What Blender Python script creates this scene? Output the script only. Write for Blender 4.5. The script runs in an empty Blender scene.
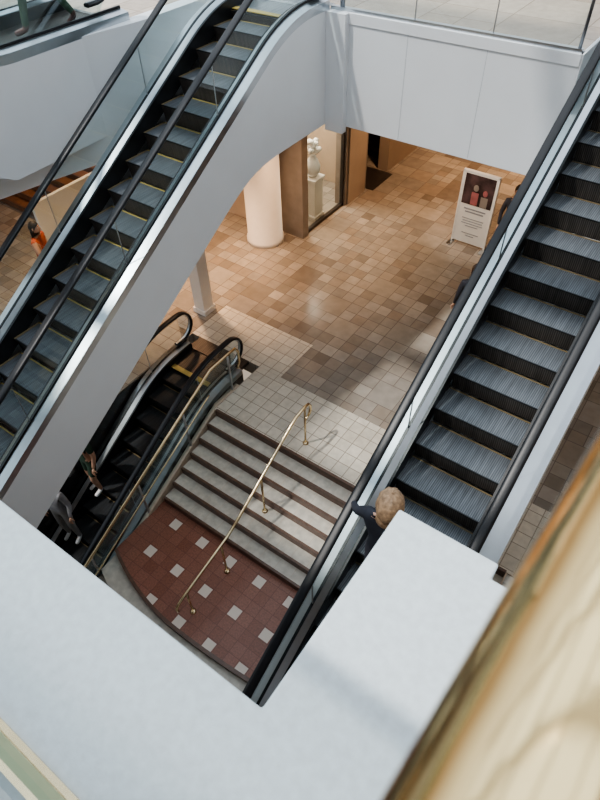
import bpy, bmesh, math, random
from mathutils import Vector, Matrix
random.seed(7)
scene=bpy.context.scene
try:
    scene.view_settings.look='AgX - Medium High Contrast'
    scene.view_settings.exposure=.22
except Exception: pass
T30=math.tan(math.radians(30))
CAMZ=7.8
# ------------------------------------------------------------ materials
def newmat(name):
    m=bpy.data.materials.new(name); m.use_nodes=True
    nt=m.node_tree; b=nt.nodes['Principled BSDF']; return m,nt,b
def N(nt,t,**k):
    n=nt.nodes.new(t)
    for a,v in k.items(): setattr(n,a,v)
    return n
def plain(name,col,rough=.5,metal=0.,var=.06,scale=8,bump=0.,spec=None,coat=0):
    m,nt,b=newmat(name)
    tc=N(nt,'ShaderNodeTexCoord'); no=N(nt,'ShaderNodeTexNoise'); no.inputs['Scale'].default_value=scale; no.inputs['Detail'].default_value=4
    nt.links.new(tc.outputs['Object'],no.inputs['Vector'])
    r=N(nt,'ShaderNodeValToRGB')
    r.color_ramp.elements[0].position=.3; r.color_ramp.elements[1].position=.7
    r.color_ramp.elements[0].color=(*[c*(1-var) for c in col],1); r.color_ramp.elements[1].color=(*[min(1,c*(1+var)) for c in col],1)
    nt.links.new(no.outputs['Fac'],r.inputs['Fac']); nt.links.new(r.outputs['Color'],b.inputs['Base Color'])
    b.inputs['Roughness'].default_value=rough; b.inputs['Metallic'].default_value=metal
    if spec is not None: b.inputs['Specular IOR Level'].default_value=spec
    if coat: b.inputs['Coat Weight'].default_value=coat
    if bump:
        bp=N(nt,'ShaderNodeBump'); bp.inputs['Strength'].default_value=bump; bp.inputs['Distance'].default_value=.01
        nt.links.new(no.outputs['Fac'],bp.inputs['Height']); nt.links.new(bp.outputs['Normal'],b.inputs['Normal'])
    return m
def glassmat(name,tint,base=.06,gain=.55):
    m=bpy.data.materials.new(name); m.use_nodes=True; nt=m.node_tree; nt.nodes.clear()
    o=N(nt,'ShaderNodeOutputMaterial'); t=N(nt,'ShaderNodeBsdfTransparent'); g=N(nt,'ShaderNodeBsdfGlossy'); mx=N(nt,'ShaderNodeMixShader')
    t.inputs['Color'].default_value=(*tint,1); g.inputs['Roughness'].default_value=.02; g.inputs['Color'].default_value=(.9,.97,1,1)
    f=N(nt,'ShaderNodeFresnel'); f.inputs['IOR'].default_value=1.45
    mu=N(nt,'ShaderNodeMath',operation='MULTIPLY_ADD'); mu.inputs[1].default_value=gain; mu.inputs[2].default_value=base
    nt.links.new(f.outputs[0],mu.inputs[0]); nt.links.new(mu.outputs[0],mx.inputs['Fac'])
    nt.links.new(t.outputs[0],mx.inputs[1]); nt.links.new(g.outputs[0],mx.inputs[2]); nt.links.new(mx.outputs[0],o.inputs['Surface'])
    return m
def stepmat(name,light,dark,freq,rough=.45,metal=.3):
    """ribbed escalator metal: ribs run along travel (stripes across X), worn unevenly"""
    m,nt,b=newmat(name)
    tc=N(nt,'ShaderNodeTexCoord'); w=N(nt,'ShaderNodeTexWave',bands_direction='X'); w.inputs['Scale'].default_value=freq
    nt.links.new(tc.outputs['Object'],w.inputs['Vector'])
    r=N(nt,'ShaderNodeValToRGB'); r.color_ramp.elements[0].position=.2; r.color_ramp.elements[1].position=.65
    r.color_ramp.elements[0].color=(*dark,1); r.color_ramp.elements[1].color=(*light,1)
    nt.links.new(w.outputs['Fac'],r.inputs['Fac'])
    mp=N(nt,'ShaderNodeMapping'); mp.inputs['Scale'].default_value=(30,2.2,2.2); nt.links.new(tc.outputs['Object'],mp.inputs['Vector'])
    no=N(nt,'ShaderNodeTexNoise'); no.inputs['Scale'].default_value=1; no.inputs['Detail'].default_value=3; nt.links.new(mp.outputs[0],no.inputs['Vector'])
    mr=N(nt,'ShaderNodeMapRange'); mr.inputs[1].default_value=.3; mr.inputs[2].default_value=.7; mr.inputs[3].default_value=.7; mr.inputs[4].default_value=1.2; nt.links.new(no.outputs['Fac'],mr.inputs[0])
    mx=N(nt,'ShaderNodeMix',data_type='RGBA',blend_type='MULTIPLY'); mx.inputs[0].default_value=1
    nt.links.new(r.outputs['Color'],mx.inputs[6]); nt.links.new(mr.outputs[0],mx.inputs[7])
    nt.links.new(mx.outputs[2],b.inputs['Base Color'])
    bp=N(nt,'ShaderNodeBump'); bp.inputs['Strength'].default_value=.2; bp.inputs['Distance'].default_value=.005
    nt.links.new(w.outputs['Fac'],bp.inputs['Height']); nt.links.new(bp.outputs['Normal'],b.inputs['Normal'])
    b.inputs['Roughness'].default_value=rough; b.inputs['Metallic'].default_value=metal
    return m
def tilemat(name,size,cols,grout,rough=.25,groutw=.012,big=None,inset=None,bumpy=.3,offset=(0,0),namp=(.86,1.1),nscale=9):
    """square tiles, each with its own random tone"""
    m,nt,b=newmat(name); L=nt.links.new
    g=N(nt,'ShaderNodeNewGeometry'); mp=N(nt,'ShaderNodeVectorMath',operation='ADD'); mp.inputs[1].default_value=(100+offset[0],100+offset[1],0)
    L(g.outputs['Position'],mp.inputs[0])
    def cellcol(sz,cl,off=0):
        src=mp
        if off:
            src=N(nt,'ShaderNodeVectorMath',operation='ADD'); src.inputs[1].default_value=(off,off,0); L(mp.outputs[0],src.inputs[0])
        sn=N(nt,'ShaderNodeVectorMath',operation='DIVIDE'); sn.inputs[1].default_value=(sz,sz,1000); L(src.outputs[0],sn.inputs[0])
        fl=N(nt,'ShaderNodeVectorMath',operation='FLOOR'); L(sn.outputs[0],fl.inputs[0])
        wn=N(nt,'ShaderNodeTexWhiteNoise',noise_dimensions='3D'); L(fl.outputs[0],wn.inputs['Vector'])
        r=N(nt,'ShaderNodeValToRGB'); r.color_ramp.interpolation='LINEAR'
        el=r.color_ramp.elements
        el[0].position=0; el[0].color=(*cl[0],1); el[1].position=1; el[1].color=(*cl[-1],1)
        for i,c in enumerate(cl[1:-1]):
            e=el.new((i+1)/(len(cl)-1)); e.color=(*c,1)
        L(wn.outputs['Value'],r.inputs['Fac'])
        fr=N(nt,'ShaderNodeVectorMath',operation='FRACTION'); L(sn.outputs[0],fr.inputs[0])
        sb=N(nt,'ShaderNodeVectorMath',operation='SUBTRACT'); sb.inputs[1].default_value=(.5,.5,0); L(fr.outputs[0],sb.inputs[0])
        ab=N(nt,'ShaderNodeVectorMath',operation='ABSOLUTE'); L(sb.outputs[0],ab.inputs[0])
        sx=N(nt,'ShaderNodeSeparateXYZ'); L(ab.outputs[0],sx.inputs[0])
        mxx=N(nt,'ShaderNodeMath',operation='MAXIMUM'); L(sx.outputs[0],mxx.inputs[0]); L(sx.outputs[1],mxx.inputs[1])
        gt=N(nt,'ShaderNodeMath',operation='GREATER_THAN'); gt.inputs[1].default_value=.5-groutw/sz; L(mxx.outputs[0],gt.inputs[0])
        return wn,r,gt,mxx
    wn,r,gt,mxx=cellcol(size,cols)
    col=r.outputs['Color']; grm=gt.outputs[0]
    if big:
        wn2,r2,gt2,_=cellcol(size*2,cols)
        sel=N(nt,'ShaderNodeSeparateXYZ'); L(wn2.outputs['Color'],sel.inputs[0])
        s2=N(nt,'ShaderNodeMath',operation='GREATER_THAN'); s2.inputs[1].default_value=1-big; L(sel.outputs[1],s2.inputs[0])
        mc=N(nt,'ShaderNodeMix',data_type='RGBA'); L(s2.outputs[0],mc.inputs[0]); L(col,mc.inputs[6]); L(r2.outputs['Color'],mc.inputs[7]); col=mc.outputs[2]
        mg=N(nt,'ShaderNodeMix'); L(s2.outputs[0],mg.inputs[0]); L(grm,mg.inputs[2]); L(gt2.outputs[0],mg.inputs[3]); grm=mg.outputs[0]
    no=N(nt,'ShaderNodeTexNoise'); no.inputs['Scale'].default_value=nscale; no.inputs['Detail'].default_value=5; L(g.outputs['Position'],no.inputs['Vector'])
    mr=N(nt,'ShaderNodeMapRange'); mr.inputs[1].default_value=.25; mr.inputs[2].default_value=.75; mr.inputs[3].default_value=namp[0]; mr.inputs[4].default_value=namp[1]; L(no.outputs['Fac'],mr.inputs[0])
    m2=N(nt,'ShaderNodeMix',data_type='RGBA',blend_type='MULTIPLY'); m2.inputs[0].default_value=1; L(col,m2.inputs[6]); L(mr.outputs[0],m2.inputs[7]); col=m2.outputs[2]
    m4=N(nt,'ShaderNodeMix',data_type='RGBA'); L(grm,m4.inputs[0]); L(col,m4.inputs[6]); m4.inputs[7].default_value=(*grout,1); col=m4.outputs[2]
    if inset:
        isz,icol,iw,off=inset
        _,_,_,mi=cellcol(isz,cols,off)
        lt=N(nt,'ShaderNodeMath',operation='LESS_THAN'); lt.inputs[1].default_value=iw/isz/2; L(mi.outputs[0],lt.inputs[0])
        m3=N(nt,'ShaderNodeMix',data_type='RGBA'); L(lt.outputs[0],m3.inputs[0]); L(col,m3.inputs[6]); m3.inputs[7].default_value=(*icol,1); col=m3.outputs[2]
    L(col,b.inputs['Base Color'])
    rr=N(nt,'ShaderNodeMapRange'); rr.inputs[3].default_value=rough; rr.inputs[4].default_value=rough+.12; L(no.outputs['Fac'],rr.inputs[0]); L(rr.outputs[0],b.inputs['Roughness'])
    bp=N(nt,'ShaderNodeBump'); bp.inputs['Strength'].default_value=bumpy; bp.inputs['Distance'].default_value=.004; bp.invert=True
    L(grm,bp.inputs['Height']); L(bp.outputs['Normal'],b.inputs['Normal'])
    return m

M={}
M['white']=plain('white_paint',(.77,.795,.82),.42,var=.02,scale=2)
M['ledge']=plain('ledge_paint',(.69,.77,.81),.5,var=.06,scale=40,bump=.12)
M['ceil']=plain('ceiling_paint',(.8,.76,.7),.7,var=.02)
M['black']=plain('rubber_black',(.010,.011,.014),.38,var=.1)
M['skirt']=plain('skirt_black',(.015,.016,.018),.35,metal=.2,var=.2)
M['steel']=plain('brushed_steel',(.54,.57,.60),.28,metal=1,var=.06,scale=3)
M['steeld']=plain('dark_steel',(.25,.26,.28),.3,metal=1,var=.1,scale=3)
M['brass']=plain('brass',(.76,.62,.40),.2,metal=1,var=.08,scale=5)
M['brassrail']=plain('brass_rail',(.82,.62,.32),.10,metal=1,var=.10,scale=6,bump=.25)
M['glass']=glassmat('balustrade_glass',(.80,.90,.90))
M['glassc']=glassmat('clear_glass',(.90,.95,.94),.04,.5)
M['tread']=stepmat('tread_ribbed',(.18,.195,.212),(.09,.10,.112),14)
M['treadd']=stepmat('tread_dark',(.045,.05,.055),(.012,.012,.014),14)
M['riser']=stepmat('riser_ribbed',(.11,.098,.090),(.04,.034,.03),14,.5)
M['yellow']=plain('yellow_line',(.46,.35,.11),.5)
M['ochre']=plain('ochre_line',(.18,.135,.07),.5)
M['plate']=stepmat('comb_plate',(.10,.085,.075),(.05,.04,.035),10,.4,.6)
M['platel']=stepmat('comb_plate_light',(.34,.36,.38),(.2,.21,.22),10,.4,.6)
M['floor']=tilemat('floor_tiles',.27,[(.20,.165,.135),(.34,.30,.25),(.26,.23,.20),(.40,.36,.31),(.28,.23,.185),(.36,.33,.29),(.23,.20,.17)],(.17,.14,.12),.15,.006,big=.28,nscale=5)
M['cream']=tilemat('cream_tiles',.22,[(.50,.46,.39),(.62,.57,.48),(.54,.49,.41),(.66,.61,.52)],(.29,.25,.20),.25,.007)
M['red']=tilemat('red_tiles',.20,[(.22,.085,.055),(.27,.115,.078),(.24,.098,.065)],(.16,.06,.043),.3,.004,inset=(.6,(.66,.58,.50),.17,.0),namp=(.7,1.25),nscale=40)
M['lobby2']=tilemat('upper_tiles',.5,[(.42,.33,.25),(.58,.49,.40),(.42,.34,.27),(.54,.45,.37)],(.3,.23,.17),.10,.008,big=.3)
M['low']=tilemat('lower_tiles',.4,[(.3,.26,.22),(.38,.33,.28)],(.15,.12,.1),.3)
M['treadstone']=plain('stone_tread',(.50,.465,.40),.35,var=.16,scale=9)
M['nosing']=plain('stone_nosing',(.12,.068,.048),.35,var=.2,scale=12)
M['wallb']=plain('wall_beige',(.50,.40,.31),.6,var=.06,scale=2)
M['wood']=plain('wood_brown',(.17,.085,.045),.4,var=.25,scale=6)
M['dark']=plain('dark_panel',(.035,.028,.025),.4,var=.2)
M['offwhite']=plain('off_white',(.8,.78,.74),.5,var=.02)
M['grey']=plain('grey_line',(.3,.3,.32),.6)
M['gapl']=plain('seam_grey',(.55,.57,.6),.6)
M['taupe']=plain('taupe_stone',(.27,.23,.20),.35,var=.12,scale=4)
# ------------------------------------------------------------ helpers
def link(o,parent=None):
    scene.collection.objects.link(o)
    if parent: o.parent=parent
    return o
def empty(name,loc=(0,0,0),rotz=0):
    e=bpy.data.objects.new(name,None); e.location=loc; e.rotation_euler[2]=rotz; e.empty_display_size=.2
    scene.collection.objects.link(e); return e
class MB:
    """mesh accumulator"""
    def __init__(s): s.v=[];s.f=[];s.m=[];s.mats=[];s.sm=[]
    def mi(s,mat):
        if mat not in s.mats: s.mats.append(mat)
        return s.mats.index(mat)
    def add(s,verts,faces,mat,smooth=False):
        b=len(s.v); i=s.mi(mat); s.v+= [tuple(v) for v in verts]
        for f in faces: s.f.append([b+k for k in f]); s.m.append(i); s.sm.append(smooth)
    def box(s,x0,x1,y0,y1,z0,z1,mat):
        v=[(x0,y0,z0),(x1,y0,z0),(x1,y1,z0),(x0,y1,z0),(x0,y0,z1),(x1,y0,z1),(x1,y1,z1),(x0,y1,z1)]
        s.add(v,[(0,3,2,1),(4,5,6,7),(0,1,5,4),(1,2,6,5),(2,3,7,6),(3,0,4,7)],mat)
    def prism(s,poly,z0,z1,mat,mside=None):
        n=len(poly); v=[(x,y,z0) for x,y in poly]+[(x,y,z1) for x,y in poly]
        s.add(v,[list(range(n))[::-1],list(range(n,2*n))],mat)
        s.add(v,[(i,(i+1)%n,n+(i+1)%n,n+i) for i in range(n)],mside or mat)
    def tube(s,pts,r,mat,seg=10,caps=True):
        pts=[Vector(p) for p in pts]; rings=[]; up=Vector((0,0,1)); prev=None
        for i,p in enumerate(pts):
            a=pts[max(0,i-1)]; b=pts[min(len(pts)-1,i+1)]; t=(b-a).normalized()
            if prev is None:
                n=t.cross(up); n=n if n.length>1e-3 else t.cross(Vector((1,0,0)))
            else: n=prev-t*prev.dot(t)
            n.normalize(); prev=n; c=t.cross(n)
            rr=r[i] if isinstance(r,(list,tuple)) else r
            rings.append([p+(n*math.cos(2*math.pi*k/seg)+c*math.sin(2*math.pi*k/seg))*rr for k in range(seg)])
        v=[q for rg in rings for q in rg]; f=[]
        for i in range(len(pts)-1):
            for k in range(seg):
                f.append((i*seg+k,i*seg+(k+1)%seg,(i+1)*seg+(k+1)%seg,(i+1)*seg+k))
        s.add(v,f,mat,True)
        if caps: s.add(rings[0],[list(range(seg))],mat); s.add(rings[-1],[list(range(seg))],mat)
    def lathe(s,cx,cy,prof,mat,seg=28,smooth=True):
        v=[];f=[]
        for r,z in prof:
            for k in range(seg):
                a=2*math.pi*k/seg; v.append((cx+r*math.cos(a),cy+r*math.sin(a),z))
        for i in range(len(prof)-1):
            for k in range(seg): f.append((i*seg+k,i*seg+(k+1)%seg,(i+1)*seg+(k+1)%seg,(i+1)*seg+k))
        s.add(v,f,mat,smooth)
        s.add(v[:seg],[list(range(seg))],mat); s.add(v[-seg:],[list(range(seg))],mat)
    def sweep(s,path,prof,X0,mat,closed=True,vertical=False,smooth=False,ends=True):
        n=len(path); k=len(prof); v=[]
        for i,(y,z) in enumerate(path):
            a=path[max(0,i-1)]; b=path[min(n-1,i+1)]; ty,tz=b[0]-a[0],b[1]-a[1]; l=math.hypot(ty,tz) or 1
            ny,nz=(-tz/l,ty/l) if not vertical else (0,1)
            for px,pn in prof: v.append((X0+px,y+ny*pn,z+nz*pn))
        f=[]
        for i in range(n-1):
            for j in range(k if closed else k-1):
                f.append((i*k+j,i*k+(j+1)%k,(i+1)*k+(j+1)%k,(i+1)*k+j))
        s.add(v,f,mat,smooth)
        if closed and ends: s.add(v[:k],[list(range(k))],mat); s.add(v[-k:],[list(range(k))],mat)
    def sphere(s,c,rx,ry,rz,mat,seg=16,rings=10,rot=None):
        v=[];f=[]
        for i in range(rings+1):
            th=math.pi*i/rings
            for k in range(seg):
                a=2*math.pi*k/seg; p=Vector((rx*math.sin(th)*math.cos(a),ry*math.sin(th)*math.sin(a),rz*math.cos(th)))
                if rot: p=rot@p
                v.append(p+Vector(c))
        for i in range(rings):
            for k in range(seg): f.append((i*seg+k,i*seg+(k+1)%seg,(i+1)*seg+(k+1)%seg,(i+1)*seg+k))
        s.add(v,f,mat,True)
    def obj(s,name,parent=None,bevel=0,recalc=True):
        me=bpy.data.meshes.new(name); me.from_pydata(s.v,[],s.f)
        for m in s.mats: me.materials.append(m)
        for p,i,sm in zip(me.polygons,s.m,s.sm): p.material_index=i; p.use_smooth=sm
        if recalc:
            bm=bmesh.new(); bm.from_mesh(me); bmesh.ops.remove_doubles(bm,verts=bm.verts,dist=1e-5); bmesh.ops.recalc_face_normals(bm,faces=bm.faces); bm.to_mesh(me); bm.free()
        o=bpy.data.objects.new(name,me); link(o,parent)
        if bevel:
            b=o.modifiers.new('bev','BEVEL'); b.width=bevel; b.segments=2; b.limit_method='ANGLE'
        return o
# ------------------------------------------------------------ escalator
def escalator(name,loc,rotz,zl,zh,Ylo,Yhi,Xc=0,clad=None,claddepth=1.49,cladmax=None,treadm='tread',riserm='riser',linem='yellow',
              outer=.78,outerR=None,hr=.86,plate='plate',lowext=1.3,highext=1.0,glass='glass',flat=.95):
    E=empty(name,loc,rotz)
    outerR=outerR or outer
    b=.55
    def f(Y):
        if Y<Ylo-b: return zl
        if Y<Ylo+b: return zl+T30*(Y-Ylo+b)**2/(4*b)
        if Y>Yhi+b: return zh
        if Y>Yhi-b: return zh-T30*(Yhi+b-Y)**2/(4*b)
        return zl+T30*(Y-Ylo)
    ya,yb=Ylo-lowext,Yhi+highext
    ys=[ya+i*(yb-ya)/90 for i in range(91)]
    st=MB(); y=Ylo-.4
    while y<Yhi+.35:
        z=f(y); zp=f(y-.4)
        w=.5
        st.add([(Xc-w,y,z),(Xc+w,y,z),(Xc+w,y+.4,z),(Xc-w,y+.4,z)],[(0,1,2,3)],M[treadm])
        pr=[(y,z),(y+.0,z-.02)]
        h=z-zp
        for k in range(1,6):
            t=k/5; pr.append((y+.035*math.sin(t*math.pi*.55),z-.02-(h-.01)*t))
        v=[];fa=[]
        for (py,pz) in pr: v+=[(Xc-w,py,pz),(Xc+w,py,pz)]
        fa=[(2*i,2*i+1,2*i+3,2*i+2) for i in range(len(pr)-1)]
        st.add(v,fa,M[riserm],True)
        st.box(Xc-w,Xc+w,y-.003,y+.010,z-.010,z+.003,M['skirt'])
        st.box(Xc-w,Xc+w,y+.378,y+.397,z+.0005,z+.004,M[linem])
        if linem=='yellow':
            st.box(Xc-w,Xc-w+.03,y,y+.4,z+.0005,z+.004,M['ochre']); st.box(Xc+w-.03,Xc+w,y,y+.4,z+.0005,z+.004,M['ochre'])
        y+=.4
    st.obj('steps',E,recalc=False)
    path=[(y,f(y)) for y in ys]
    d=MB()
    for sgn,out in ((-1,outer),(1,outerR)):
        d.sweep(path,[(sgn*.502,-.12),(sgn*.502,.15),(sgn*.545,.15),(sgn*.545,-.12)],Xc,M['skirt'],vertical=True)
        d.sweep(path,[(sgn*.53,.15),(sgn*.53,.156),(sgn*.605,.185),(sgn*.61,.15)],Xc,M['steel'],vertical=True)
        d.sweep(path,[(sgn*.635,.15),(sgn*.635,.165),(sgn*out,.14),(sgn*out,.03),(sgn*(out-.015),.03)],Xc,M['steel'],vertical=True)
        d.sweep(path,[(sgn*.605,.13),(sgn*.605,.195),(sgn*.637,.195),(sgn*.637,.13)],Xc,M['black'],vertical=True)
    d.obj('decks_and_skirts',E)
    h=MB(); g=MB()
    R=.30
    for sgn in (-1,1):
        core=[(y,z+hr) for y,z in path if Ylo-flat<=y<=Yhi+.8]
        y0,z0=core[0]; y1,z1=core[-1]
        lo=[(y0+.15,z0-2*R)]+[(y0-R*math.sin(a),z0-R-R*math.cos(a)) for a in [math.pi*k/10 for k in range(0,10)]]
        hi=[(y1+R*math.sin(a),z1-R+R*math.cos(a)) for a in [math.pi*k/10 for k in range(1,11)]]+[(y1-.15,z1-2*R)]
        hp=lo+core+hi
        prof=[(.052*math.copysign(abs(math.cos(a))**.6,math.cos(a)),.024*math.copysign(abs(math.sin(a))**.7,math.sin(a))) for a in [2*math.pi*k/14 for k in range(14)]]
        h.sweep(hp,prof,Xc+sgn*.62,M['black'],smooth=True)
        h.sweep(hp,[(-.018,-.035),(.018,-.035),(.018,-.018),(-.018,-.018)],Xc+sgn*.62,M['steel'])
        v=[];fa=[]
        for (yy,zz) in core: v+=[(Xc+sgn*.62,yy,f(yy)+.15),(Xc+sgn*.62,yy,zz-.03)]
        fa=[(2*i,2*i+2,2*i+3,2*i+1) for i in range(len(core)-1)]
        g.add(v,fa,M[glass])
        for arc,base in ((lo[1:]+[core[0]],(y0,f(y0)+.15)),([core[-1]]+hi[:-1],(y1,f(y1)+.15))):
            pts=[base]+arc
            g.add([(Xc+sgn*.62,p[0],p[1]) for p in pts],[(0,i,i+1) for i in range(1,len(pts)-1)],M[glass])
        yy=Ylo+.3
        while yy<Yhi:
            zz=f(yy); h.box(Xc+sgn*.62-.006,Xc+sgn*.62+.006,yy-.004,yy+.004,zz+.15,zz+hr-.03,M['steel']); yy+=1.9
    h.obj('handrails',E); g.obj('glass_panels',E,recalc=False)
    p=MB()
    p.box(Xc-.62,Xc+.62,Ylo-lowext,Ylo-.4,zl-.06,zl+.006,M[plate])
    p.box(Xc-.62,Xc+.62,Yhi+.35,Yhi+highext+.35,zh-.06,zh+.006,M[plate])
    for yy,zz in ((Ylo-.42,zl),(Yhi+.35,zh)): p.box(Xc-.5,Xc+.5,yy-.05,yy+.05,zz,zz+.012,M['yellow'])
    p.obj('floor_plates',E)
    c=MB(); m=M[clad] if clad else M['steeld']
    def bot(Y):
        zb=zl+T30*(Y-Ylo)-claddepth
        zb=max(zb,zl-claddepth)
        cm=cladmax if cladmax is not None else zh-claddepth
        k=.12
        return -k*math.log(math.exp(-zb/k)+math.exp(-cm/k)) if abs(zb-cm)<2 else min(zb,cm)
    v=[];n=len(path)
    for (y,z) in path:
        zb=bot(y); v+=[(Xc-outer,y,z+.03),(Xc-outer,y,zb),(Xc+outerR,y,zb),(Xc+outerR,y,z+.03)]
    fa=[]
    for i in range(n-1):
        for j in range(3): fa.append((i*4+j,i*4+j+1,i*4+j+5,i*4+j+4))
    c.add(v,fa,m); c.add(v[:4],[(0,1,2,3)],m); c.add(v[-4:],[(0,1,2,3)],m)
    c.obj('truss_cladding',E)
    return E,f

# ============================================================ BUILD
Z2=5.38
Er,fr=escalator('escalator',(0,0,0),0,-1.0,Z2,-1.906,9.15,Xc=-.95,clad='white',claddepth=1.0,linem='ochre',outerR=.84,plate='platel')
El,fl=escalator('escalator',(0,0,0),0,0,Z2,-2.34,6.98,Xc=-5.93,clad='white',claddepth=.90,cladmax=3.90,linem='yellow',outer=.78,outerR=.76,hr=.82,plate='platel',highext=.88)
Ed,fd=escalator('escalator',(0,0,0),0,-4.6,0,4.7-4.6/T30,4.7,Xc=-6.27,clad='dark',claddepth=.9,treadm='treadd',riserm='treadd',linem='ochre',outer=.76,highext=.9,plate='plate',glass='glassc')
Eu,fu=escalator('escalator',(-7.95,6.1,Z2),math.pi,0,4.5,2.4,2.4+4.5/T30,Xc=0,clad='white',claddepth=1.2,linem='yellow',outer=.78,plate='plate',lowext=2.35,flat=2.1,hr=.9)

# --- ground hall floor
fb=MB()
fb.box(-7.1,1.4,5.95,24,-.3,0,M['floor'])
fb.box(-16,-7.1,-5,24,-.3,0,M['floor'])
fb.box(.02,1.4,-6,4.64,-.3,0,M['floor'])
fb.obj('floor')
cb=MB()
cb.box(-5.40,1.4,4.66,5.95,-.3,0.0,M['cream'])
cb.box(-7.1,-4.9,5.951,7.0,-.05,0.003,M['cream'])
cb.obj('floor_cream_border')
arc=[]
for i in range(29):
    x=-5.4+i*(5.4/28); t=(x+3.7)/1.75; arc.append((x,1.58+(.42 if x<-3.7 else .10)*t*t))
lb=MB(); lb.prism([(0,3.13),(-5.4,3.13)]+arc,-1.12,-1.0,M['red'],M['nosing'])
for i in range(len(arc)-1):
    (xa,y_a),(xb,y_b)=arc[i],arc[i+1]
    lb.add([(xa,y_a-.005,-1.06),(xb,y_b-.005,-1.06),(xb,y_b-.005,-.997),(xa,y_a-.005,-.997),(xa,y_a+.05,-.997),(xb,y_b+.05,-.997)],[(0,1,2,3),(3,2,5,4)],M['nosing'])
lb.obj('floor_landing')
lw=MB()
lw.prism([(0,3.2),(-5.4,3.2)]+[(x,y-.34) for x,y in arc],-1.28,-1.13,M['treadstone'],M['nosing'])
lw.box(-5.42,0,-6,3.1,-1.6,-1.285,M['low']); lw.obj('floor_lower')
# --- staircase
S=empty('staircase'); sb=MB()
rise=1.0/7; run=1.53/6
for i in range(7):
    ztop=-i*rise; y1=4.65-(i-1)*run; y0=4.65-i*run
    if i>0:
        sb.box(-5.36,0,y0+.04,y1+.02,ztop-.30,ztop,M['treadstone'])
        sb.box(-5.36,0,y0,y0+.04,ztop-rise+.0,ztop+.002,M['nosing'])
    else:
        sb.box(-5.36,0,4.645,4.69,-rise,.004,M['nosing'])
for i in range(1,7):
    ztop=-i*rise; y0=4.65-i*run
    x=-5.1+.15*(i%2)
    while x<-.1:
        sb.box(x,x+.006,y0+.045,y0+run,ztop+.0005,ztop+.0015,M['wallb']); x+=.3
sb.obj('steps',S)
w=MB(); w.box(0,.02,-6,4.65,-1.6,-.0,M['wallb']); w.obj('wall_stair_end')
# centre brass handrail
R=empty('stair_handrail'); rb=MB()
X=-3.63
top=[(X,5.06,.62),(X,5.10,.70),(X,5.10,.80),(X,5.05,.88),(X,4.95,.9),(X,4.72,.88)]
mid=[(X,4.6,.82),(X,3.1,-.04),(X,2.9,-.13),(X,1.9,-.36)]
end=[(X,1.78,-.40),(X,1.72,-.47),(X,1.73,-.56)]
pts=top+mid+end
rb.tube(pts,.024,M['brass'],12)
def rzz(y):
    for a,b_ in zip(pts[3:],pts[4:]):
        if b_[1]<=y<=a[1]:
            t=(y-b_[1])/(a[1]-b_[1]); return b_[2]+t*(a[2]-b_[2])
    return 0
def stz(y):
    if y>4.65: return 0
    return max(-1.0,-math.ceil((4.65-y)/run)*rise)
rb.tube([(X,5.06,.62),(X,4.95,.58)],.018,M['brass'],10)
for y in (4.95,3.78,2.75,1.95):
    zb=stz(y); rb.tube([(X,y,zb),(X,y,rzz(y))],.018,M['brass'],10); rb.lathe(X,y,[(.05,zb),(.05,zb+.012),(.025,zb+.03)],M['brass'],16)
rb.obj('brass_tube',R)
# glass guard beside the lower escalator
G=empty('glass_guard_rail'); gb=MB(); bb=MB(); X=-5.43
def gz(y): return 0.0 if y>4.75 else -(4.75-y)*.5
gy=[5.35-.1*i for i in range(0,58)]
v=[]
for y in gy: v+=[(X,y,gz(y)-.05),(X,y,gz(y)+.84)]
gb.add(v,[(2*i,2*i+1,2*i+3,2*i+2) for i in range(len(gy)-1)],M['glass'])
gb.obj('glass_sheet',G,recalc=False)
tp=[(X,5.40,.40),(X,5.47,.5),(X,5.47,.75),(X,5.40,.86)]+[(X,y,gz(y)+.87) for y in gy[1:]]
bb.tube(tp,.026,M['brass'],12)
bb.tube([(X+.10,y,gz(y)+.60) for y in gy[8:]],.014,M['brass'],10)
for y in (5.2,4.0,2.8,1.6,.4):
    bb.tube([(X,y,gz(y)-.05),(X,y,gz(y)+.86)],.02,M['steel'],10)
    if y<5: bb.tube([(X,y,gz(y)+.55),(X+.10,y,gz(y)+.60)],.01,M['brass'],8)
bb.sweep([(y,gz(y)) for y in gy],[(-.04,-.10),(.04,-.10),(.04,.02),(-.04,.02)],X,M['wallb'],vertical=True)
bb.obj('brass_rail_and_posts',G)
w=MB(); w.sweep([(y,gz(y)-.12) for y in gy],[(-.04,-1.2),(.03,-1.2),(.03,0),(-.04,0)],X,M['wallb'],vertical=True); w.obj('wall_stair_side')
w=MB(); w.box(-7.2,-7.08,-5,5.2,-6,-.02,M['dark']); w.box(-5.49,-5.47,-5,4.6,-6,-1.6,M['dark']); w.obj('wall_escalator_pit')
# --- upper slabs
sl=MB()
sl.box(-9.0,-5.17,7.86,24,4.1,Z2,M['ceil']); sl.box(-5.17,-1.76,7.98,24,4.1,Z2,M['ceil'])
sl.box(-1.76,.05,10.5,24,4.1,Z2,M['ceil']); sl.box(.05,1.4,7.9,24,4.1,Z2,M['ceil'])
sl.box(-16,-9.0,2.8,24,4.1,Z2,M['ceil']); sl.box(-9,-7.75,2.8,7.86,4.1,Z2,M['ceil']); sl.box(-7.75,-7.2,5.8,7.86,4.1,Z2,M['ceil'])
sl.obj('ceiling')
uf=MB()
for a_ in ((-16,-5.2,7.9,24),(-5.2,-1.74,7.9,24),(-1.74,.05,10.5,24),(-16,-7.15,6.3,7.9)):
    uf.box(*a_,Z2-.02,Z2+.004,M['lobby2'])
uf.prism([(-16,2.8),(-7.85,2.8),(-7.15,5.8),(-7.15,6.3),(-16,6.3)],Z2-.02,Z2+.004,M['lobby2'])
uf.obj('floor_upper')
fa=MB()
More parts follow.
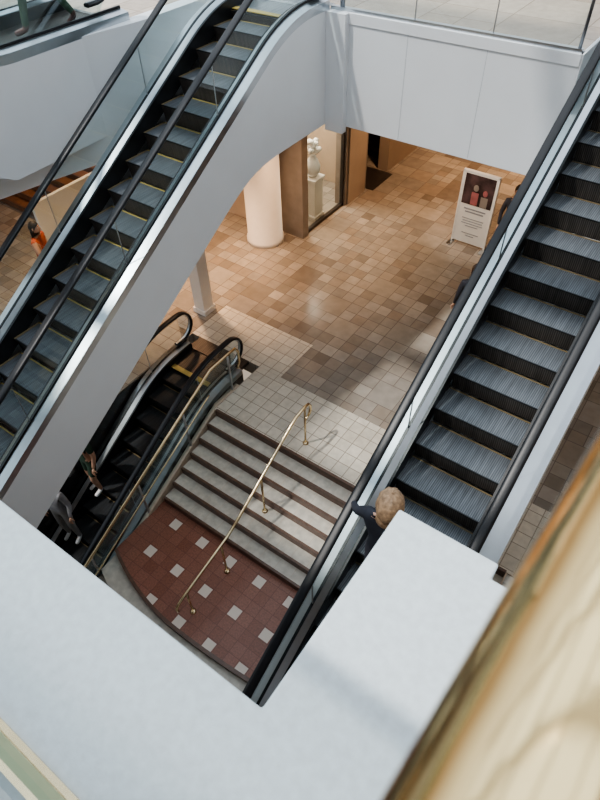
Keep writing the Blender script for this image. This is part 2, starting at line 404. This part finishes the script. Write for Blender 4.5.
fa.box(-5.17,-1.74,7.86,7.98,3.90,Z2+.03,M['white'])
fa.box(-5.17,-4.85,7.76,7.87,3.82,Z2+.03,M['white'])
fa.box(-4.86,-1.74,7.845,7.86,5.28,Z2+.03,M['white'])
for x in (-3.95,-2.85): fa.box(x,x+.010,7.857,7.862,3.92,5.28,M['gapl'])
fa.box(-1.76,-1.72,7.86,10.5,3.90,Z2+.03,M['white'])
fa.obj('wall_fascia_far',bevel=.008)
fa=MB()
fa.prism([(-7.75,2.8),(-7.45,4.1),(-7.15,5.3),(-7.0,6.1),(-6.98,7.86),(-7.2,7.86),(-7.24,6.1),(-7.4,5.3),(-7.67,4.1),(-7.97,2.8)],3.85,Z2+.05,M['white'])
fa.box(-16,-7.9,2.8,2.95,3.85,Z2+.03,M['white'])
fa.obj('wall_fascia_left')
gr=empty('glass_railing'); a=MB(); bq=MB()
a.add([(-5.0,7.92,Z2),(-1.78,7.92,Z2),(-1.78,7.92,Z2+1.0),(-5.0,7.92,Z2+1.0)],[(0,1,2,3)],M['glassc'])
bq.box(-5.17,-1.76,7.885,7.955,Z2+.02,Z2+.07,M['steel'])
bq.tube([(-5.1,7.92,Z2+1.04),(-1.7,7.92,Z2+1.04)],.03,M['brass'])
for x in (-5.0,-1.8): bq.tube([(x,7.92,Z2),(x,7.92,Z2+1.04)],.02 if x!=-5. else .035,M['steeld'])
for x in (-3.9,-2.84): bq.box(x-.005,x+.005,7.91,7.93,Z2,Z2+1.0,M['steel'])
a.obj('glass_sheet',gr,recalc=False); bq.obj('posts_and_rail',gr)
# --- storefront wall X=-7.2
wl=MB()
wl.box(-7.9,-7.2,9.93,10.15,0,4.1,M['taupe'])
wl.box(-7.5,-7.2,11.75,12.75,0,4.1,M['taupe']); wl.box(-7.19,-7.17,11.85,12.65,0,4.0,M['wallb'])
wl.box(-7.5,-7.2,13.9,24,0,4.1,M['wallb'])
wl.box(-7.4,-7.2,10.15,24,3.3,4.1,M['wallb'])
wl.box(-16,-7.9,9.93,10.12,0,4.1,M['wallb'])
wl.box(-10.0,-9.8,10.1,12.7,0,4.1,M['wallb']); wl.box(-9.8,-7.5,12.6,12.7,0,4.1,M['wallb'])
wl.box(-9.2,-9.0,12.7,24,0,4.1,M['wood'])
wl.obj('wall_storefront')
wf=empty('window_1'); a=MB(); a.add([(-7.3,10.15,0),(-7.3,11.75,0),(-7.3,11.75,3.3),(-7.3,10.15,3.3)],[(0,1,2,3)],M['glassc']); a.obj('glass_sheet',wf,recalc=False)
a=MB()
for y in (10.15,11.70): a.box(-7.33,-7.25,y,y+.05,0,3.3,M['dark'])
a.box(-7.33,-7.25,10.15,11.75,3.22,3.3,M['dark']); a.box(-7.33,-7.25,10.15,11.75,0,.08,M['dark']); a.obj('frame',wf)
mt=MB(); mt.box(-8.9,-7.0,12.8,13.85,0.004,.014,M['dark']); mt.obj('door_mat')
pv=empty('vase_on_pedestal'); a=MB(); px,py=-7.62,10.95
a.box(px-.2,px+.2,py-.2,py+.2,.0,.08,M['offwhite']); a.box(px-.17,px+.17,py-.17,py+.17,.08,.95,M['offwhite']); a.box(px-.21,px+.21,py-.21,py+.21,.95,1.02,M['offwhite']); a.obj('pedestal',pv,bevel=.01)
a=MB(); a.lathe(px,py,[(.07,1.02),(.1,1.04),(.17,1.15),(.18,1.28),(.12,1.42),(.07,1.5),(.09,1.56)],M['offwhite'])
for i in range(18):
    an=random.random()*6.28; rr=random.random()*.17; a.sphere((px+rr*math.cos(an),py+rr*math.sin(an),1.62+random.random()*.22),.07,.07,.06,M['offwhite'],8,6)
a.obj('vase_and_flowers',pv)
c=MB(); c.lathe(-7.95,9.45,[(.44,0),(.44,.12),(.41,.14),(.41,4.1)],M['offwhite'],40); c.obj('column')
c=MB(); c.box(-7.52,-7.24,6.5,6.78,0,4.1,M['offwhite']); c.box(-7.55,-7.21,6.47,6.81,0,.12,M['offwhite']); c.obj('square_pillar',bevel=.01)
# --- poster stand
ps=empty('poster_stand'); a=MB()
a.box(-4.27,-3.49,11.80,11.83,.06,1.72,M['offwhite'])
a.box(-4.29,-4.26,11.78,11.85,.0,1.74,M['offwhite']); a.box(-3.50,-3.47,11.78,11.85,.0,1.74,M['offwhite']); a.box(-4.29,-3.47,11.78,11.85,1.72,1.75,M['offwhite'])
a.box(-4.32,-4.22,11.6,12.05,0,.03,M['steel']); a.box(-3.54,-3.44,11.6,12.05,0,.03,M['steel'])
a.obj('frame_and_board',ps)
pm=plain('poster_photo_dark',(.06,.035,.035),.5,var=.9,scale=4); pr_=plain('poster_pink',(.35,.12,.12),.5,var=.3,scale=5)
a=MB(); a.box(-4.22,-3.54,11.79,11.80,1.0,1.68,pm)
a.box(-4.02,-3.86,11.787,11.79,1.01,1.30,pr_); a.sphere((-3.94,11.788,1.40),.06,.003,.075,M['taupe'],12,8)
a.box(-3.80,-3.64,11.787,11.79,1.01,1.24,M['taupe']); a.sphere((-3.72,11.788,1.33),.055,.003,.07,pr_,12,8)
for i,(wd,z) in enumerate(((.5,.88),(.42,.81),(.5,.66),(.46,.60),(.50,.54),(.3,.48),(.4,.30),(.2,.24))):
    a.box(-3.88-wd/2,-3.88+wd/2,11.79,11.80,z,z+(.03 if i<2 else .014),M['grey'])
a.obj('printed_panel',ps)
# --- brown staircase far left
s2=empty('staircase'); a=MB()
for i in range(12):
    a.box(-15.0,-12.3,7.0+i*.28,7.32+i*.28,0,(i+1)*.16,M['wood']); a.box(-15.0,-12.3,6.985+i*.28,7.03+i*.28,(i+1)*.16-.03,(i+1)*.16+.004,M['nosing'])
a.obj('steps',s2)
a=MB(); a.box(-12.3,-12.2,6.4,9.9,0,1.0,M['offwhite']); a.obj('side_wall',s2)
# --- enclosing walls
w=MB(); w.box(-16.2,-16,-5,24,-.3,Z2,M['wallb']); w.obj('wall_left')
w=MB(); w.box(-16,1.6,24,24.2,-.3,Z2+4,M['wallb']); w.obj('wall_far')
w=MB(); w.box(1.4,1.6,-6,24,-1.6,Z2,M['wallb']); w.obj('wall_bounce_right')  # unseen wall, added to bounce light back into the hall
w=MB(); w.box(-7.4,1.4,-6.2,-6,-6,11,M['wallb']); w.obj('wall_near')
w=MB(); w.box(3.2,3.4,-6,16,Z2,11.2,M['wallb'])
for i in range(7): w.box(3.05,3.2,-5.5+i*3,-4.6+i*3,Z2,11.2,M['wood']); w.box(3.15,3.2,-4.3+i*3,-2.8+i*3,6.4,9.0,M['dark'])
w.obj('wall_added_right')  # unseen wall with dark bands, added for reflections in the brass rail
w=MB(); w.box(1.4,3.2,-6,16,Z2-.2,Z2,M['lobby2']); w.obj('floor_gallery_right')
w=MB(); w.box(-7,3.4,-6.2,-2.2,10.9,11.3,M['ceil']); w.box(1.9,3.4,-2.2,16,10.9,11.3,M['ceil']); w.obj('ceiling_added')  # unseen slab added overhead to give the brass rail something to reflect
# --- near parapet ledge
ZL=CAMZ-1.4
pl=MB()
pl.prism([(-7,-.16),(1.4,-.16),(1.4,1.5),(.13,1.5),(.13,.80),(-.022,.80),(-.022,.848),(-.309,.848),(-.309,.237),(-7,.237)],ZL-1.3,ZL,M['ledge'])
pl.obj('wall_parapet_near',bevel=.006)
w=MB(); w.box(-7,1.4,-6,-.2,ZL-.6,ZL-.12,M['lobby2']); w.obj('floor_gallery')
g2=empty('glass_railing'); a=MB(); a.box(-7,-.12,-.165,-.105,ZL,ZL+.02,M['brass']); a.box(-7,-.12,-.15,-.12,ZL+.02,ZL+.035,plain('channel_green',(.42,.46,.28),.4))
a.tube([(-7,-.135,CAMZ-.27),(-.12,-.135,CAMZ-.27)],.03,M['brass']); a.obj('channel_and_rail',g2)
a=MB(); a.add([(-7,-.135,ZL+.02),(-.12,-.135,ZL+.02),(-.12,-.135,CAMZ-.3),(-7,-.135,CAMZ-.3)],[(0,1,2,3)],M['glassc']); a.obj('glass_sheet',g2,recalc=False)
g3=empty('brass_handrail'); a=MB()
dx=math.tan(math.radians(3.2)); xr=lambda y:.036+dx*(y-.038)
a.tube([(xr(y),y,CAMZ-.215) for y in (-1.2,-.5,0,.3,.6,.9,1.3)]+[(xr(1.38),1.38,CAMZ-.23),(xr(1.42),1.42,CAMZ-.28),(xr(1.43)+.04,1.43,ZL)],.0385,M['brassrail'],48)
a.tube([(xr(-.4),-.4,ZL-.1),(xr(-.4),-.4,CAMZ-.24)],.018,M['brassrail'],16)
a.obj('tube_and_posts',g3)
sk=empty('skylight'); a=MB()  # unseen beams, added to band the sunlight and show in the brass
for i in range(9): a.box(-17,3,-6+i*3.2,-6+i*3.2+.35,15.6,16.2,M['white'])
for i in range(6): a.box(-16.5+i*3.6,-16.5+i*3.6+.2,-7,25,15.4,15.7,M['white'])
a.obj('added_beams',sk)

# ============================================================ PEOPLE
def skin_build(name,verts,edges,radii,roots,levels=2):
    me=bpy.data.meshes.new(name); me.from_pydata(verts,edges,[]); o=bpy.data.objects.new(name,me); scene.collection.objects.link(o)
    md=o.modifiers.new('skin','SKIN'); md.use_smooth_shade=True
    sv=me.skin_vertices[0].data
    for i,r in enumerate(radii):
        sv[i].radius=(r,r) if not isinstance(r,tuple) else r; sv[i].use_root=(i in roots)
    ss=o.modifiers.new('sub','SUBSURF'); ss.levels=levels; ss.render_levels=levels
    dg=bpy.context.evaluated_depsgraph_get(); dg.update()
    nm=bpy.data.meshes.new_from_object(o.evaluated_get(dg)); bpy.data.objects.remove(o); return nm
def person(loc,yaw,pose={},top=(.1,.1,.1),legs=(.05,.05,.07),shoe=(.7,.7,.7),skin=(.55,.33,.23),hair=(.05,.03,.02),scale=1,longhair=False,shorts=False,sleeve='long',headyaw=0,vol=1.0):
    P=empty('person',loc,yaw); P.scale=(scale,)*3
    J=dict(pelvis=(0,0,.95),spine=(0,0,1.13),chest=(0,.0,1.32),neck=(0,-.01,1.47),head=(0,.01,1.57),
      shL=(-.18,0,1.42),elL=(-.24,-.02,1.14),wrL=(-.25,.08,.90),shR=(.18,0,1.42),elR=(.24,-.02,1.14),wrR=(.25,.08,.90),
      hpL=(-.10,0,.90),knL=(-.11,.03,.49),anL=(-.11,-.01,.09),toL=(-.12,.15,.04),hpR=(.10,0,.90),knR=(.11,.03,.49),anR=(.11,-.01,.09),toR=(.12,.15,.04))
    J.update(pose)
    names=list(J); idx={n:i for i,n in enumerate(names)}
    rad=dict(pelvis=(.155,.12),spine=(.14,.105),chest=(.16,.115),neck=(.058,.058),head=(.05,.05),shL=.07,shR=.07,elL=.045,elR=.045,wrL=.03,wrR=.03,
       hpL=.09,hpR=.09,knL=.062,knR=.062,anL=.042,anR=.042,toL=.035,toR=.035)
    E=[('pelvis','spine'),('spine','chest'),('chest','neck'),('neck','head'),('chest','shL'),('shL','elL'),('elL','wrL'),('chest','shR'),('shR','elR'),('elR','wrR'),
       ('pelvis','hpL'),('hpL','knL'),('knL','anL'),('anL','toL'),('pelvis','hpR'),('hpR','knR'),('knR','anR'),('anR','toR')]
    ms=[plain('p_top',top,.8,var=.15),plain('p_legs',legs,.8,var=.1),plain('p_shoe',shoe,.5),plain('p_skin',skin,.5,var=.05)]
    me=skin_build('body',[J[n] for n in names],[(idx[a],idx[b]) for a,b in E],[rad[n] for n in names],{idx['pelvis']})
    for m in ms: me.materials.append(m)
    V={n:Vector(J[n]) for n in names}
    def mat_of(e,t):
        a,b=e
        if b in('neck',): return 0
        if b=='head': return 3
        if b in('elL','elR'): return 0 if (sleeve=='long' or t<.6) and sleeve!='none' else 3
        if b in('wrL','wrR'): return 0 if sleeve=='long' else 3
        if b in('hpL','hpR'): return 1
        if b in('knL','knR'): return 1 if not shorts or t<.75 else 3
        if b in('anL','anR'): return 2 if t>.9 else (3 if shorts else 1)
        if b in('toL','toR'): return 2
        return 0 if not(e==('pelvis','spine') and t<.35) else 1
    for p in me.polygons:
        c=p.center; best=None
        for e in E:
            a,b=V[e[0]],V[e[1]]; ab=b-a; t=max(0,min(1,(c-a).dot(ab)/ab.length_squared)); d=(a+ab*t-c).length
            if best is None or d<best[0]: best=(d,e,t)
        p.material_index=mat_of(best[1],best[2]); p.use_smooth=True
    o=bpy.data.objects.new('body',me); link(o,P)
    hv=[];he=[];hr_=[];roots=set()
    for s,sd in (('L',-1),('R',1)):
        w_=V['wr'+s]; d=(w_-V['el'+s]).normalized(); side=d.cross(Vector((0,0,1)))
        if side.length<.2: side=Vector((0,1,0))
        side.normalize(); nrm=side.cross(d).normalized()
        def P3(a,b_,c_): return w_+d*a+side*b_+nrm*c_
        i0=len(hv); hv+= [P3(0,0,0),P3(.045,0,0),P3(.085,0,-.004)]; he+=[(i0,i0+1),(i0+1,i0+2)]; hr_+=[.024,.03,.03]; roots.add(i0)
        for q,(off,ln) in enumerate(((-.03,.062),(-.010,.075),(.010,.072),(.029,.055))):
            i=len(hv); hv+=[P3(.07,off*.8,0),P3(.09,off,-.003),P3(.09+ln*.5,off*1.1,-.012),P3(.09+ln*.9,off*1.1,-.04)]; he+=[(i,i+1),(i+1,i+2),(i+2,i+3)]; hr_+=[.009,.0095,.009,.0075]; roots.add(i)
        i=len(hv); hv+=[P3(.03,-.02,-.005),P3(.05,-.045,-.015),P3(.08,-.058,-.03)]; he+=[(i,i+1),(i+1,i+2)]; hr_+=[.012,.011,.009]; roots.add(i)
    hm=skin_build('hands',hv,he,hr_,roots,1); hm.materials.append(ms[3]); o=bpy.data.objects.new('hands',hm); link(o,P)
    h=MB(); hc=V['head']+Vector((0,.015,.09)); ms_hair=plain('p_hair',hair,.6,var=.35,scale=30,bump=.6)
    h.sphere((0,0,0),.078,.098,.118,ms[3],24,18)
    h.sphere((0,.055,-.06),.05,.045,.05,ms[3],16,10)
    h.sphere((0,.105,-.015),.013,.02,.026,ms[3],10,8)
    dk=M['dark']
    for sx in (-1,1):
        h.sphere((sx*.03,.088,.012),.013,.008,.008,M['offwhite'],10,6); h.sphere((sx*.03,.095,.012),.006,.004,.006,dk,8,6)
        h.sphere((sx*.03,.09,.035),.018,.006,.004,ms_hair,8,6)
        h.sphere((sx*.08,0,-.005),.012,.022,.032,ms[3],10,8)
    h.sphere((0,.096,-.06),.022,.007,.006,plain('p_lip',(.4,.14,.12),.5),10,6)
    v=[];f=[];sg,rg=36,18
    for i in range(rg+1):
        for k in range(sg):
            a=2*math.pi*k/sg; front=math.sin(a)
            thmax=math.radians(118-62*max(0,front)**.7) if not longhair else math.radians(140-80*max(0,front)**.6)
            th=thmax*i/rg; rr=1.0+.025*math.sin(9*a+3*th)+.01*math.sin(17*a)
            v.append((vol*.088*rr*math.sin(th)*math.cos(a),(vol*.108*rr*math.sin(th)*math.sin(a))-.008,vol*.130*rr*math.cos(th)+.004))
    for i in range(rg):
        for k in range(sg): f.append((i*sg+k,i*sg+(k+1)%sg,(i+1)*sg+(k+1)%sg,(i+1)*sg+k))
    h.add(v,f,ms_hair,True)
    if longhair: h.sphere((0,-.065,-.12),.078*vol,.05*vol,.13,ms_hair,20,12)
    ho=h.obj('head',P); ho.location=hc; ho.rotation_euler[2]=headyaw
    return P
person((-1.08,2.69,fr(2.55)),0,dict(elL=(-.34,.08,1.2),wrL=(-.46,.22,1.05)),top=(.03,.035,.05),hair=(.40,.27,.17),skin=(.62,.40,.30),scale=1.03,longhair=True,vol=1.42,headyaw=.4)
person((-6.62,2.72,fd(2.7)),math.pi,dict(knL=(-.1,.1,.52),anL=(-.1,.04,.13),toL=(-.1,.2,.08)),top=(.03,.06,.04),legs=(.03,.06,.04),shorts=True,shoe=(.8,.8,.8),longhair=True,sleeve='short')
person((-6.55,1.9,fd(1.9)),math.pi+.3,{},top=(.3,.3,.32),legs=(.30,.29,.28),shoe=(.6,.6,.6))
person((-7.72,5.2,Z2+.01),math.radians(140),dict(knL=(-.1,.22,.52),anL=(-.1,.30,.10),toL=(-.1,.45,.06),knR=(.1,-.08,.5),anR=(.1,-.32,.17),toR=(.1,-.2,.05)),top=(.15,.14,.13),legs=(.06,.10,.06),shoe=(.12,.05,.04))
person((-10.3,5.25,0.0),math.radians(-60),dict(elR=(.27,.1,1.2),wrR=(.12,.3,1.25)),top=(.45,.10,.05),legs=(.06,.04,.04),sleeve='none',longhair=True,hair=(.02,.015,.01))
person((-2.58,8.65,0),math.radians(30),{},top=(.03,.03,.04),legs=(.03,.03,.05),shoe=(.05,.05,.05))
person((-3.02,11.7,0),math.radians(200),{},top=(.04,.04,.05),legs=(.05,.05,.08),shoe=(.1,.1,.1))

# ============================================================ LIGHT
W=bpy.data.worlds.new('sky'); scene.world=W; W.use_nodes=True; nt=W.node_tree
bg=nt.nodes['Background']; tc=N(nt,'ShaderNodeTexCoord'); sx=N(nt,'ShaderNodeSeparateXYZ'); r=N(nt,'ShaderNodeValToRGB')
nt.links.new(tc.outputs['Generated'],sx.inputs[0]); nt.links.new(sx.outputs[2],r.inputs['Fac'])
r.color_ramp.elements[0].position=0; r.color_ramp.elements[0].color=(.24,.20,.16,1); r.color_ramp.elements[1].position=.6; r.color_ramp.elements[1].color=(.80,.90,1,1)
nt.links.new(r.outputs['Color'],bg.inputs['Color']); bg.inputs['Strength'].default_value=1.75
def light(name,kind,loc,energy,col,rot=None,target=None,**k):
    l=bpy.data.lights.new(name,kind); l.energy=energy; l.color=col
    for a,v in k.items(): setattr(l,a,v)
    o=bpy.data.objects.new(name,l); o.location=loc; scene.collection.objects.link(o)
    if target: o.rotation_euler=(Vector(target)-Vector(loc)).to_track_quat('-Z','Y').to_euler()
    return o
light('sun_light','SUN',(0,0,20),2.3,(1,.96,.9),angle=math.radians(2)).rotation_euler=Vector((.35,.45,-1)).to_track_quat('-Z','Y').to_euler()
warm=(1,.62,.36)
for (x,y,e) in ((-6.5,9.0,240),(-5.0,11.5,80),(-6.4,13.0,220),(-3.4,14,150),(-5,16.5,380),(-2.5,17,300),(-9.5,8,200),(-8.6,7.2,480),(-12.5,8.3,260),(-10.2,5.6,260)):
    light('downlight','SPOT',(x,y,4.05),e*1.6,warm,spot_size=math.radians(85),spot_blend=.8,shadow_soft_size=.12)
light('poster_fill_spot','SPOT',(-3.9,9.2,4.0),330,(1,.88,.76),target=(-3.88,11.8,.9),spot_size=math.radians(35),spot_blend=.7)  # added spot that brightens the poster board, not a fixture of the hall
light('shop_light','AREA',(-8.6,11.2,3.6),140,(1,.88,.72),size=1.2)

# ============================================================ CAMERA
cd=bpy.data.cameras.new('camera'); cam=bpy.data.objects.new('camera',cd); scene.collection.objects.link(cam); scene.camera=cam
xh=Vector((.8142,.5805,-.02246)).normalized(); zb=Vector((.4044,-.5387,.7386)).normalized(); yh=zb.cross(xh).normalized(); xh=yh.cross(zb)
cam.matrix_world=Matrix(((xh.x,yh.x,zb.x,0),(xh.y,yh.y,zb.y,0),(xh.z,yh.z,zb.z,CAMZ),(0,0,0,1)))
cd.sensor_width=36; cd.lens=26.64; cd.clip_start=.01; cd.clip_end=200
cd.dof.use_dof=True; cd.dof.focus_distance=8; cd.dof.aperture_fstop=8
